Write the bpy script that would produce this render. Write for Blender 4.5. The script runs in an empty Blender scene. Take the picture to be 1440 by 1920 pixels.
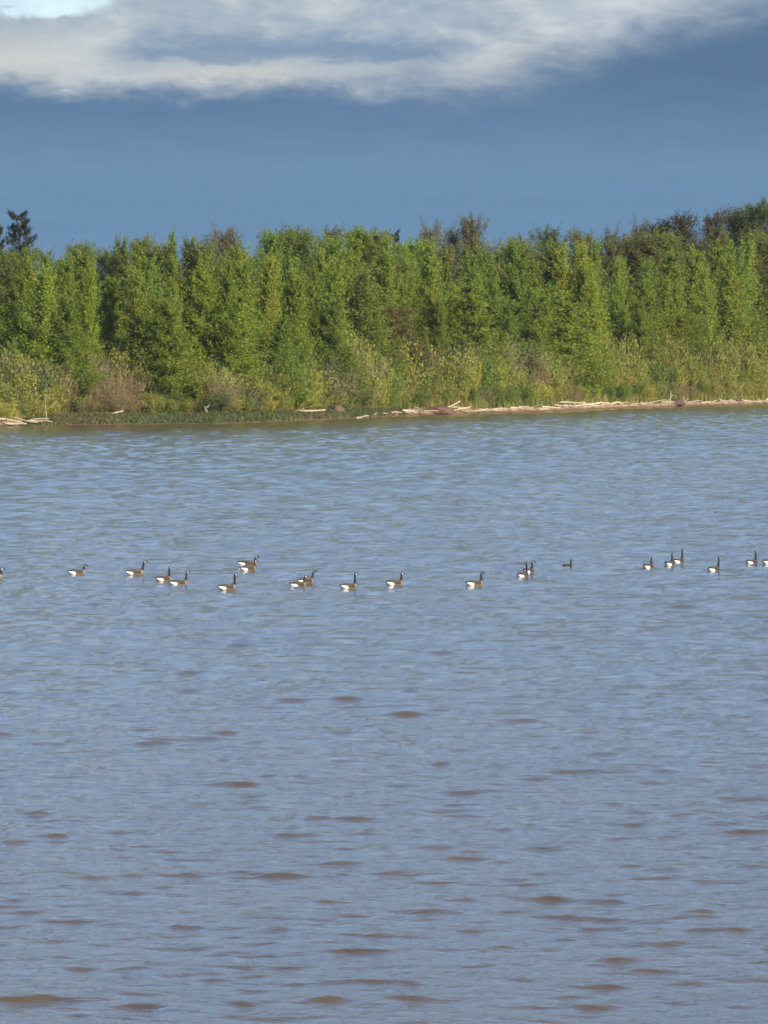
import bpy, math, random
import numpy as np
from mathutils import Vector

S = bpy.context.scene
COL = S.collection
R = math.radians
rng = np.random.default_rng(11)
random.seed(11)

# ------------------------------------------------------------------ camera
F = 10000.0            # focal length in photo pixels (photo is 1440 x 1920)
CAM_Z = 8.23
HORIZON = 632.0       # photo row of the eye level
PITCH = math.atan((960 - HORIZON) / F)
cam_d = bpy.data.cameras.new('camera')
cam_d.sensor_fit = 'HORIZONTAL'
cam_d.sensor_width = 36.0
cam_d.lens = 36.0 * F / 1440.0
cam_d.clip_start = 0.5
cam_d.clip_end = 20000.0
cam = bpy.data.objects.new('camera', cam_d)
COL.objects.link(cam)
cam.location = (0, 0, CAM_Z)
cam.rotation_euler = (math.pi / 2 - PITCH, 0, 0)
S.camera = cam
S.render.resolution_x, S.render.resolution_y = 768, 1024

# ------------------------------------------------------------------ light
SUN_EL = 27.0
SUN_AZ = 133.0        # degrees clockwise from +Y (view direction): behind and right of the camera
sd = Vector((math.sin(R(SUN_AZ)) * math.cos(R(SUN_EL)), math.cos(R(SUN_AZ)) * math.cos(R(SUN_EL)), math.sin(R(SUN_EL))))
sun_d = bpy.data.lights.new('sun', 'SUN')
sun_d.energy = 5.0
sun_d.angle = R(0.55)
sun_d.color = (1.0, 0.89, 0.70)
sun = bpy.data.objects.new('sun', sun_d)
COL.objects.link(sun)
sun.location = sd * 300
sun.rotation_euler = sd.to_track_quat('Z', 'Y').to_euler()

S.view_settings.view_transform = 'Standard'
S.view_settings.look = 'None'
S.view_settings.exposure = 0.75
S.view_settings.gamma = 1.0
S.view_settings.use_curve_mapping = False
S.render.engine = 'CYCLES'
S.cycles.use_denoising = True
S.cycles.max_bounces = 6
S.cycles.transparent_max_bounces = 8
S.cycles.filter_width = 1.7


def lin(r, g, b):
    def c(v):
        v /= 255.0
        return v / 12.92 if v <= 0.04045 else ((v + 0.055) / 1.055) ** 2.4
    return (c(r), c(g), c(b), 1.0)


class NT:
    """small helper to wire shader nodes"""
    def __init__(self, tree):
        self.t = tree
        self.n = tree.nodes
        self.n.clear()

    def new(self, typ, **kw):
        nd = self.n.new(typ)
        for k, v in kw.items():
            setattr(nd, k, v)
        return nd

    def link(self, a, b):
        self.t.links.new(a, b)

    def put(self, sock, v):
        if hasattr(v, 'is_output') or hasattr(v, 'links'):
            self.link(v, sock)
        else:
            sock.default_value = v

    def math(self, op, a, b=0.0, c=0.0, clamp=False):
        nd = self.new('ShaderNodeMath', operation=op, use_clamp=clamp)
        self.put(nd.inputs[0], a)
        self.put(nd.inputs[1], b)
        if op in ('MULTIPLY_ADD',):
            self.put(nd.inputs[2], c)
        return nd.outputs[0]

    def step(self, v, a, b, lo=0.0, hi=1.0):
        nd = self.new('ShaderNodeMapRange', interpolation_type='SMOOTHSTEP')
        self.put(nd.inputs['Value'], v)
        nd.inputs['From Min'].default_value = a
        nd.inputs['From Max'].default_value = b
        nd.inputs['To Min'].default_value = lo
        nd.inputs['To Max'].default_value = hi
        return nd.outputs['Result']

    def noise(self, vec, scale, detail=4.0, rough=0.5, dist=0.0):
        nd = self.new('ShaderNodeTexNoise')
        self.link(vec, nd.inputs['Vector'])
        nd.inputs['Scale'].default_value = scale
        nd.inputs['Detail'].default_value = detail
        nd.inputs['Roughness'].default_value = rough
        nd.inputs['Distortion'].default_value = dist
        return nd.outputs['Fac']

    def vmul(self, vec, k):
        nd = self.new('ShaderNodeVectorMath', operation='MULTIPLY')
        self.link(vec, nd.inputs[0])
        nd.inputs[1].default_value = k
        return nd.outputs[0]

    def vadd(self, vec, k):
        nd = self.new('ShaderNodeVectorMath', operation='ADD')
        self.link(vec, nd.inputs[0])
        nd.inputs[1].default_value = k
        return nd.outputs[0]

    def mix(self, f, a, b, blend='MIX'):
        nd = self.new('ShaderNodeMix', data_type='RGBA', blend_type=blend)
        self.put(nd.inputs[0], f)
        self.put(nd.inputs[6], a)
        self.put(nd.inputs[7], b)
        return nd.outputs[2]

    def ramp(self, f, stops):
        nd = self.new('ShaderNodeValToRGB')
        cr = nd.color_ramp
        while len(cr.elements) < len(stops):
            cr.elements.new(0.5)
        for e, (p, c) in zip(cr.elements, stops):
            e.position = p
            e.color = c
        self.put(nd.inputs[0], f)
        return nd.outputs[0]


# ------------------------------------------------------------------ sky
world = bpy.data.worlds.new('World')
S.world = world
world.use_nodes = True
W = NT(world.node_tree)
w_out = W.new('ShaderNodeOutputWorld')
sky = W.new('ShaderNodeTexSky', sky_type='NISHITA')
sky.sun_disc = False
sky.sun_elevation = R(SUN_EL)
sky.sun_rotation = R(SUN_AZ)
sky.altitude = 100
sky.air_density = 1.0
sky.dust_density = 0.05
sky.ozone_density = 3.8
bg_sky = W.new('ShaderNodeBackground')
W.link(sky.outputs[0], bg_sky.inputs[0])
bg_sky.inputs[1].default_value = 0.13

D = W.new('ShaderNodeTexCoord').outputs['Generated']
sep = W.new('ShaderNodeSeparateXYZ')
W.link(D, sep.inputs[0])
dx, dy, dz = sep.outputs
el = W.math('MULTIPLY', W.math('ARCSINE', dz), 57.29578)
az = W.math('MULTIPLY', W.math('ARCTAN2', dx, dy), 57.29578)
# u, v: compass direction and height above the eye level, in units of 1/F of a radian
hor = W.math('SQRT', W.math('ADD', W.math('MULTIPLY', dx, dx), W.math('MULTIPLY', dy, dy)))
v_ = W.math('MULTIPLY', W.math('DIVIDE', dz, W.math('MAXIMUM', hor, 0.01)), F)
u_ = W.math('MULTIPLY_ADD', W.math('ARCTAN2', dx, dy), F, 720.0)
n_big = W.noise(W.vmul(D, (1, 1, 2.2)), 29.0, 3, 0.5)
n_mid = W.noise(W.vadd(W.vmul(D, (1, 1, 3.0)), (3.1, 0, 0.7)), 70.0, 8, 0.54, 0.4)
n_fine = W.noise(W.vmul(D, (1, 1, 2.2)), 250.0, 6, 0.6, 0.5)
n_strk = W.noise(W.vmul(D, (1, 1, 8.0)), 52.0, 5, 0.55, 0.2)


def warp(a, b, c):
    w = W.math('MULTIPLY_ADD', W.math('SUBTRACT', n_big, 0.5), a, v_)
    w = W.math('MULTIPLY_ADD', W.math('SUBTRACT', n_mid, 0.5), b, w)
    return W.math('MULTIPLY_ADD', W.math('SUBTRACT', n_fine, 0.5), c, w)


def bump1(x, c, half):
    q = W.math('DIVIDE', W.math('SUBTRACT', x, c), half)
    return W.math('EXPONENT', W.math('MULTIPLY', W.math('MULTIPLY', q, q), -1.0))


vw = warp(38, 62, 34)
uw = W.math('MULTIPLY_ADD', W.math('SUBTRACT', n_mid, 0.5), 260.0, u_)
# the storm bank stands higher towards the right, its ragged lip bends up there
w_ = W.math('SUBTRACT', vw, W.step(u_, 820.0, 1560.0, 0.0, 165.0))
bank = W.ramp(W.math('DIVIDE', warp(50, 20, 0), 1000.0), [
    (0.0, lin(104, 141, 174)), (0.20, lin(102, 139, 174)), (0.32, lin(107, 142, 174)), (0.42, lin(95, 128, 162)), (0.50, lin(87, 118, 152)), (0.8, lin(86, 116, 150))])
top = W.ramp(W.math('MULTIPLY_ADD', W.math('SUBTRACT', n_fine, 0.5), 0.30, W.math('MULTIPLY_ADD', W.math('SUBTRACT', n_mid, 0.5), 0.6, n_big)), [
    (0.26, lin(140, 162, 186)), (0.50, lin(172, 186, 199)), (0.70, lin(202, 208, 212))])
streak = W.math('MULTIPLY', W.math('MULTIPLY', W.step(vw, 506.0, 522.0), W.step(vw, 530.0, 582.0, 1.0, 0.0)), W.math('MULTIPLY', W.step(uw, 150, 330), W.step(uw, 720, 940, 1.0, 0.0)))
top = W.mix(W.math('MULTIPLY', streak, 0.9), top, lin(122, 148, 178))
cream = W.math('MULTIPLY', bump1(vw, 515.0, 45.0), W.step(uw, 60, 260, 1.0, 0.0))
cream = W.math('MAXIMUM', cream, W.math('MULTIPLY', bump1(vw, 492.0, 24.0), bump1(uw, 470.0, 210.0)))
top = W.mix(W.math('MULTIPLY', cream, 0.85), top, lin(203, 205, 203))
white = W.math('MULTIPLY', bump1(w_, 545.0, 60.0), W.step(uw, 960, 1180))
top = W.mix(W.math('MULTIPLY', white, 0.7), top, lin(216, 221, 226))
top = W.mix(W.step(v_, 650.0, 900.0), top, W.mix(n_big, lin(88, 124, 164), lin(114, 150, 190)))  # unseen cloud band above the view, darkened to tone down the far water's reflection
lip_l = W.step(w_, 432.0, 496.0)
lip_r = W.step(w_, 400.0, 570.0)
lip = W.mix(W.step(u_, 560.0, 1000.0), lip_l, lip_r)
cloud = W.mix(lip, bank, top)
gain = W.step(n_strk, 0.3, 0.7, 0.97, 1.03)
gx = W.new('ShaderNodeCombineXYZ')
for i in range(3):
    W.link(gain, gx.inputs[i])
cloud = W.mix(1.0, cloud, gx.outputs[0], 'MULTIPLY')
# broken deck overhead: planar projection of a cloud layer
inv = W.math('DIVIDE', 1.0, W.math('ADD', W.math('MAXIMUM', dz, 0.0), 0.09))
pl = W.new('ShaderNodeVectorMath', operation='SCALE')
W.link(D, pl.inputs[0])
W.link(inv, pl.inputs['Scale'])
n_deck = W.noise(pl.outputs[0], 0.9, 7, 0.55, 0.2)
deck = W.step(n_deck, 0.57, 0.74)
deck_col = W.ramp(n_deck, [(0.42, lin(225, 236, 246)), (0.56, lin(205, 220, 238)), (0.72, lin(140, 165, 198))])
high = W.step(el, 4.8, 13.0)
cloud_col = W.mix(high, cloud, deck_col)
# a clear hole in the deck up on the left, and the open sky between the deck's clouds
hole = W.math('MULTIPLY', bump1(W.math('MULTIPLY_ADD', v_, 0.25, uw), 215.0, 150.0), bump1(vw, 622.0, 26.0))
hole = W.step(hole, 0.22, 0.7)
mask = W.mix(high, (1, 1, 1, 1), deck)
mfac = W.math('MULTIPLY', mask, W.math('SUBTRACT', 1.0, W.math('MULTIPLY', hole, 0.36)))
bg_cl = W.new('ShaderNodeBackground')
W.link(cloud_col, bg_cl.inputs[0])
bg_cl.inputs[1].default_value = 0.595
mx = W.new('ShaderNodeMixShader')
W.link(mfac, mx.inputs[0])
W.link(bg_sky.outputs[0], mx.inputs[1])
W.link(bg_cl.outputs[0], mx.inputs[2])
W.link(mx.outputs[0], w_out.inputs[0])

# ------------------------------------------------------------------ helpers
CP, SP = math.cos(PITCH), math.sin(PITCH)


def ray(px, py):
    u, v = (px - 720) / F, -(py - 960) / F
    return np.array([u, CP + v * SP, -SP + v * CP])


def at(px, py, Y):
    d = ray(px, py)
    t = Y / d[1]
    return d[0] * t, Y, CAM_Z + d[2] * t


def on_water(px, py):
    d = ray(px, py)
    t = -CAM_Z / d[2]
    return d[0] * t, d[1] * t


# shoreline: world Y of the water's edge for a world X (read off the photo through the camera above)
_sp = [(0, 800), (90, 798), (250, 796), (400, 795), (560, 790), (700, 783), (745, 779), (860, 776), (1000, 772), (1200, 764), (1440, 757)]
_sx, _sy = [], []
for p in _sp:
    x, y = on_water(*p)
    _sx.append(x)
    _sy.append(y)
_sx = [-900.0, -120.0, -70.0] + _sx + [95.0, 160.0, 900.0]
_sy = [630.0, 470.0, 476.0] + _sy + [710.0, 750.0, 1000.0]


def shore(X):
    return np.interp(X, _sx, _sy) + 0.5 * np.sin(np.asarray(X) * 0.55) + 0.35 * np.sin(np.asarray(X) * 1.3 + 1)


def sstep(a, b, x):
    t = np.clip((np.asarray(x, float) - a) / (b - a), 0, 1)
    return t * t * (3 - 2 * t)


def ground_z(X, Y):
    s = np.asarray(Y, float) - shore(X)
    left = 1 - sstep(-4, 3, X)                      # the low sedge flat lies left of the middle
    open_l = 1 - sstep(-34, -30, X)
    flat = left * (1 - open_l)
    bank = 0.42 * sstep(0.0, 1.4, s) + 0.35 * sstep(2.0, 8.0, s)
    low = 0.12 * sstep(0.0, 0.6, s) + 0.65 * sstep(3.0, 14.0, s)
    z = bank * (1 - flat) + low * flat
    z = z + 1.2 * sstep(14, 70, s) + 3.0 * sstep(70, 260, s)
    z = np.where(s < 0, np.maximum(s * 0.16, -1.6), z)
    z = z + 0.05 * np.sin(np.asarray(X) * 2.1) * np.sin(np.asarray(Y) * 1.7) * sstep(0.5, 4, s)
    return z


def spot(px, s):
    """world X, Y of photo column px, s metres behind the water's edge"""
    Y = 540.0
    for _ in range(60):
        X = (px - 720) / F * Y
        Y = float(shore(X)) + s
    return X, Y, float(ground_z(X, Y))


def top_z(py, Y):
    return at(720, py, Y)[2]


def mesh_np(name, verts, faces, mats=(), smooth=False, matidx=None):
    """faces: (n,k) int array"""
    me = bpy.data.meshes.new(name)
    verts = np.asarray(verts, np.float32)
    faces = np.asarray(faces, np.int32)
    n, k = faces.shape
    me.vertices.add(len(verts))
    me.vertices.foreach_set('co', verts.ravel())
    me.loops.add(n * k)
    me.loops.foreach_set('vertex_index', faces.ravel())
    me.polygons.add(n)
    me.polygons.foreach_set('loop_start', np.arange(0, n * k, k, dtype=np.int32))
    me.polygons.foreach_set('use_smooth', np.full(n, smooth))
    for m in mats:
        me.materials.append(m)
    if matidx is not None:
        me.polygons.foreach_set('material_index', np.asarray(matidx, np.int32))
    me.update(calc_edges=True)
    me.validate()
    return me


def obj(name, me, parent=None, loc=None):
    o = bpy.data.objects.new(name, me)
    COL.objects.link(o)
    if parent:
        o.parent = parent
    if loc is not None:
        o.location = loc
    return o


def tag(o, label=None, cat=None, group=None, kind=None):
    for k, v in (('label', label), ('category', cat), ('group', group), ('kind', kind)):
        if v:
            o[k] = v
    return o


def color_attr(me, cols):
    a = me.attributes.new('col', 'FLOAT_COLOR', 'POINT')
    c = np.ones((len(me.vertices), 4), np.float32)
    c[:, :3] = cols
    a.data.foreach_set('color', c.ravel())


class Geo:
    """collects quads from several pieces into one mesh"""
    def __init__(self):
        self.v, self.f, self.n = [], [], 0

    def add(self, v, f):
        self.v.append(np.asarray(v, float))
        self.f.append(np.asarray(f, int) + self.n)
        self.n += len(v)

    def tube(self, pts, rad, sides=6, cap=True):
        pts = np.asarray(pts, float)
        rad = np.asarray(rad, float)
        m = len(pts)
        T = np.gradient(pts, axis=0)
        T /= np.linalg.norm(T, axis=1)[:, None] + 1e-9
        ref = np.array([0.31, 0.17, 0.93]) if abs(T[:, 2]).mean() < 0.8 else np.array([1.0, 0.13, 0.05])
        A = np.cross(T, ref)
        A /= np.linalg.norm(A, axis=1)[:, None] + 1e-9
        B = np.cross(T, A)
        a = np.linspace(0, 2 * np.pi, sides, endpoint=False)
        V = pts[:, None, :] + rad[:, None, None] * (np.cos(a)[None, :, None] * A[:, None, :] + np.sin(a)[None, :, None] * B[:, None, :])
        V = V.reshape(-1, 3)
        f = []
        for i in range(m - 1):
            for j in range(sides):
                k = (j + 1) % sides
                f.append((i * sides + j, i * sides + k, (i + 1) * sides + k, (i + 1) * sides + j))
        if cap:
            c0, c1 = len(V), len(V) + 1
            V = np.vstack([V, pts[0], pts[-1]])
            for j in range(0, sides, 2):
                f.append((c0, (j + 2) % sides, (j + 1) % sides, j))
                b = (m - 1) * sides
                f.append((c1, b + j, b + (j + 1) % sides, b + (j + 2) % sides))
        self.add(V, f)

    def mesh(self, name, mats, smooth=True):
        return mesh_np(name, np.vstack(self.v), np.vstack(self.f), mats, smooth)


def leaves(C, DIR, L, Wd, rs, face=0.0, tri=False):
    """one bent rhombic leaf per row of C; DIR is the leaf axis; face: how far leaves turn outwards from the stem"""
    n = len(C)
    DIR = DIR / (np.linalg.norm(DIR, axis=1)[:, None] + 1e-9)
    outw = C * np.array([1.0, 1.0, 0.0])
    outw = outw / (np.linalg.norm(outw, axis=1)[:, None] + 1e-6) + np.array([0, 0, 0.35])
    rv = rs.normal(size=(n, 3)) + outw * face
    side = np.cross(DIR, rv)
    side /= np.linalg.norm(side, axis=1)[:, None] + 1e-9
    nor = np.cross(DIR, side)
    L = np.broadcast_to(L, n)[:, None]
    Wd = np.broadcast_to(Wd, n)[:, None]
    if tri:
        b0 = C - DIR * L * 0.5
        V = np.stack([b0 - side * Wd * 0.5, b0 + side * Wd * 0.5, C + DIR * L * 0.5], 1).reshape(-1, 3)
        return V, np.arange(3 * n).reshape(n, 3)
    v0 = C - DIR * L * 0.5
    v1 = C + side * Wd * 0.5 + nor * Wd * 0.18
    v2 = C + DIR * L * 0.5
    v3 = C - side * Wd * 0.5 + nor * Wd * 0.18
    V = np.stack([v0, v1, v2, v3], 1).reshape(-1, 3)
    Fc = np.arange(4 * n).reshape(n, 4)
    return V, Fc


# ------------------------------------------------------------------ materials
def new_mat(name):
    m = bpy.data.materials.new(name)
    m.use_nodes = True
    t = NT(m.node_tree)
    out = t.new('ShaderNodeOutputMaterial')
    return m, t, out


def principled(t, out, rough=0.7, spec=0.3):
    p = t.new('ShaderNodeBsdfPrincipled')
    p.inputs['Roughness'].default_value = rough
    p.inputs['Specular IOR Level'].default_value = spec
    t.link(p.outputs[0], out.inputs[0])
    return p


def foliage_mat():
    m, t, out = new_mat('foliage')
    oi = t.new('ShaderNodeObjectInfo')
    geo = t.new('ShaderNodeNewGeometry')
    r = geo.outputs['Random Per Island']
    base = t.mix(r, t.mix(1.0, oi.outputs['Color'], (0.86, 0.90, 0.90, 1), 'MULTIPLY'),
                 t.mix(1.0, oi.outputs['Color'], (1.16, 1.10, 1.03, 1), 'MULTIPLY'))
    tc = t.new('ShaderNodeTexCoord')
    n = t.noise(tc.outputs['Object'], 0.55, 3, 0.5)
    base = t.mix(t.step(n, 0.35, 0.7), base, t.mix(1.0, base, (1.10, 1.04, 0.9, 1), 'MULTIPLY'))
    p = t.new('ShaderNodeBsdfPrincipled')
    p.inputs['Roughness'].default_value = 0.55
    p.inputs['Specular IOR Level'].default_value = 0.10
    t.link(base, p.inputs['Base Color'])
    tr = t.new('ShaderNodeBsdfTranslucent')
    t.link(t.mix(1.0, base, (1.15, 1.25, 0.6, 1), 'MULTIPLY'), tr.inputs[0])
    mxs = t.new('ShaderNodeMixShader')
    mxs.inputs[0].default_value = 0.42
    t.link(p.outputs[0], mxs.inputs[1])
    t.link(tr.outputs[0], mxs.inputs[2])
    t.link(mxs.outputs[0], out.inputs[0])
    return m


def bark_mat(name, a, b):
    m, t, out = new_mat(name)
    p = principled(t, out, 0.85, 0.2)
    tc = t.new('ShaderNodeTexCoord')
    n = t.noise(t.vmul(tc.outputs['Object'], (6, 6, 1.2)), 1.5, 5, 0.6)
    t.link(t.mix(n, a, b), p.inputs['Base Color'])
    return m


def wood_mat():
    m, t, out = new_mat('bleached_wood')
    p = principled(t, out, 0.8, 0.2)
    tc = t.new('ShaderNodeTexCoord')
    oi = t.new('ShaderNodeObjectInfo')
    grain = t.noise(t.vmul(tc.outputs['Object'], (1.2, 14, 14)), 1.6, 5, 0.6)
    c = t.mix(grain, (0.24, 0.185, 0.13, 1), (0.58, 0.49, 0.36, 1))
    c = t.mix(1.0, c, oi.outputs['Color'], 'MULTIPLY')
    t.link(c, p.inputs['Base Color'])
    b = t.new('ShaderNodeBump')
    b.inputs['Strength'].default_value = 0.5
    b.inputs['Distance'].default_value = 0.02
    t.link(grain, b.inputs['Height'])
    t.link(b.outputs[0], p.inputs['Normal'])
    return m


def attr_mat(name, rough, spec, nscale=0.0, amp=0.25):
    m, t, out = new_mat(name)
    p = principled(t, out, rough, spec)
    a = t.new('ShaderNodeAttribute', attribute_name='col')
    c = a.outputs['Color']
    if nscale:
        tc = t.new('ShaderNodeTexCoord')
        n = t.noise(tc.outputs['Object'], nscale, 5, 0.6)
        k = t.step(n, 0.3, 0.7, 1 - amp, 1 + amp)
        g = t.new('ShaderNodeCombineXYZ')
        for i in range(3):
            t.link(k, g.inputs[i])
        c = t.mix(1.0, c, g.outputs[0], 'MULTIPLY')
    t.link(c, p.inputs['Base Color'])
    return m


def water_mat():
    m, t, out = new_mat('water')
    p = principled(t, out, 0.05, 1.0)
    p.inputs['IOR'].default_value = 1.333
    geo = t.new('ShaderNodeNewGeometry')
    P = geo.outputs['Position']
    silt = t.noise(t.vmul(P, (0.25, 0.12, 0)), 1.0, 4, 0.55)
    t.link(t.mix(silt, (0.062, 0.044, 0.025, 1), (0.102, 0.066, 0.033, 1)), p.inputs['Base Color'])
    rip = t.noise(t.vmul(P, (2.0, 3.4, 0.6)), 1.0, 4, 0.55, 0.4)
    rip0 = t.noise(t.vmul(P, (0.9, 1.9, 0.4)), 1.0, 2, 0.5, 0.5)
    rip2 = t.noise(t.vmul(P, (4.5, 9.0, 2.0)), 1.0, 3, 0.6, 0.6)
    b1 = t.new('ShaderNodeBump')
    b1.inputs['Strength'].default_value = 1.0
    b1.inputs['Distance'].default_value = 0.030
    t.link(rip, b1.inputs['Height'])
    b0 = t.new('ShaderNodeBump')
    b0.inputs['Strength'].default_value = 1.0
    b0.inputs['Distance'].default_value = 0.024
    t.link(rip0, b0.inputs['Height'])
    t.link(b0.outputs[0], b1.inputs['Normal'])
    b2 = t.new('ShaderNodeBump')
    b2.inputs['Strength'].default_value = 1.0
    b2.inputs['Distance'].default_value = 0.013
    t.link(rip2, b2.inputs['Height'])
    t.link(b1.outputs[0], b2.inputs['Normal'])
    t.link(b2.outputs[0], p.inputs['Normal'])
    return m


M_LEAF = foliage_mat()
M_BARK = bark_mat('bark', (0.055, 0.045, 0.035, 1), (0.17, 0.14, 0.11, 1))
M_TWIG = bark_mat('grey_twig', (0.13, 0.10, 0.06, 1), (0.30, 0.245, 0.15, 1))
M_WOOD = wood_mat()
M_GROUND = attr_mat('soil', 0.9, 0.15, 1.3, 0.35)
M_WATER = water_mat()
M_BIRD = attr_mat('plumage', 0.6, 0.25, 26.0, 0.18)

# ------------------------------------------------------------------ ground
gx_ = np.concatenate([[-9000, -4000, -1500, -600, -300, -180], np.arange(-120, 130, 0.8), [180, 300, 600, 1500, 4000, 9000]])
ds = np.concatenate([[-8000, -700, -400, -120, -40, -12], np.arange(-5, 18, 0.45), np.arange(18, 60, 2.5), [70, 90, 120, 180, 300, 700, 2000, 6000, 12000]])
GX, GS = np.meshgrid(gx_, ds)
GY = shore(GX) + GS
GZ = ground_z(GX, GY)
V = np.stack([GX, GY, GZ], -1).reshape(-1, 3)
nr, nc = GX.shape
idx = np.arange(nr * nc).reshape(nr, nc)
Fc = np.stack([idx[:-1, :-1], idx[:-1, 1:], idx[1:, 1:], idx[1:, :-1]], -1).reshape(-1, 4)
me = mesh_np('ground', V, Fc, [M_GROUND], True)
s_ = GS.reshape(-1)
wet = np.array([0.105, 0.058, 0.040])
sand = np.array([0.26, 0.185, 0.115])
duff = np.array([0.075, 0.07, 0.03])
k1 = sstep(0.25, 1.0, s_)[:, None]
k2 = sstep(1.6, 4.5, s_)[:, None]
color_attr(me, (wet * (1 - k1) + sand * k1) * (1 - k2) + duff * k2)
tag(obj('ground', me), kind='structure')

# ------------------------------------------------------------------ water
NW = 210
wl = np.exp(rng.uniform(math.log(0.26), math.log(3.2), NW))
wdir = math.radians(-93) + rng.normal(0, 0.52, NW) * np.where(wl > 1.3, 0.9, 1.3)
wph = rng.uniform(0, 2 * math.pi, NW)
wk = 2 * math.pi / wl
pk = np.exp(-0.5 * (np.log(wl / 0.9) / 0.45) ** 2) + 0.75
wa = pk * wl ** 1.0
HS = 0.074
wa *= HS / 4 / math.sqrt((wa ** 2).sum() / 2)
wkx, wky = wk * np.cos(wdir), wk * np.sin(wdir)


def waves(X, Y, lod=0.0):
    """height and horizontal shift of the chop at world X, Y"""
    X = np.asarray(X, np.float32)
    Y = np.asarray(Y, np.float32)
    H = np.zeros_like(X)
    DX = np.zeros_like(X)
    DY = np.zeros_like(X)
    for i in range(NW):
        ph = (wkx[i] * X + wky[i] * Y + wph[i]).astype(np.float32)
        fade = sstep(1.0, 2.6, wl[i] / np.maximum(lod, 0.02)).astype(np.float32)
        sn, cs = np.sin(ph) * fade, np.cos(ph) * fade
        H += wa[i] * cs
        DX -= 1.6 * wa[i] * math.cos(wdir[i]) * sn
        DY -= 1.6 * wa[i] * math.sin(wdir[i]) * sn
    DY = DY - 1.4 * H          # wind leans the crests towards the near shore
    return H, DX, DY


def calm(X, Y):
    """the chop dies out towards the sheltering shore"""
    return 0.9 + 0.1 * (1 - sstep(-90, -5, np.asarray(Y) - shore(X)))


rows = [55.0]
while rows[-1] < 745:
    y = rows[-1]
    rows.append(y + min(0.40, max(0.055, y * y / 52000.0)))
rows = np.array(rows)
NCOL = 350
tcol = np.linspace(-1, 1, NCOL)
YY = np.repeat(rows[:, None], NCOL, 1)
XX = tcol[None, :] * (rows * 0.082 + 2.5)[:, None]
HH, DX, DY = waves(XX, YY, np.gradient(rows)[:, None])
ca = calm(XX, YY)
V = np.stack([XX + DX * ca, YY + DY * ca, HH * ca], -1).reshape(-1, 3)
nr, nc = XX.shape
idx = np.arange(nr * nc, dtype=np.int32).reshape(nr, nc)
Fc = np.stack([idx[:-1, :-1], idx[:-1, 1:], idx[1:, 1:], idx[1:, :-1]], -1).reshape(-1, 4)
# the wide calm sheet that carries the lake on beyond the view, a little lower so that the chop covers it
n0 = len(V)
wide = np.array([(-6000, -6000, -0.30), (6000, -6000, -0.30), (6000, 1050, -0.30), (-6000, 1050, -0.30)], float)
V = np.vstack([V, wide])
Fc = np.vstack([Fc, [[n0, n0 + 1, n0 + 2, n0 + 3]]])
tag(obj('water', mesh_np('water', V, Fc, [M_WATER], True)), kind='structure')

# ------------------------------------------------------------------ trees: prototypes
def stem_pts(base, top, bend, rs, n=9):
    t = np.linspace(0, 1, n)[:, None]
    p = base * (1 - t) + top * t
    off = rs.normal(size=3) * bend
    off[2] = 0
    return p + off * np.sin(t * math.pi)


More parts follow.
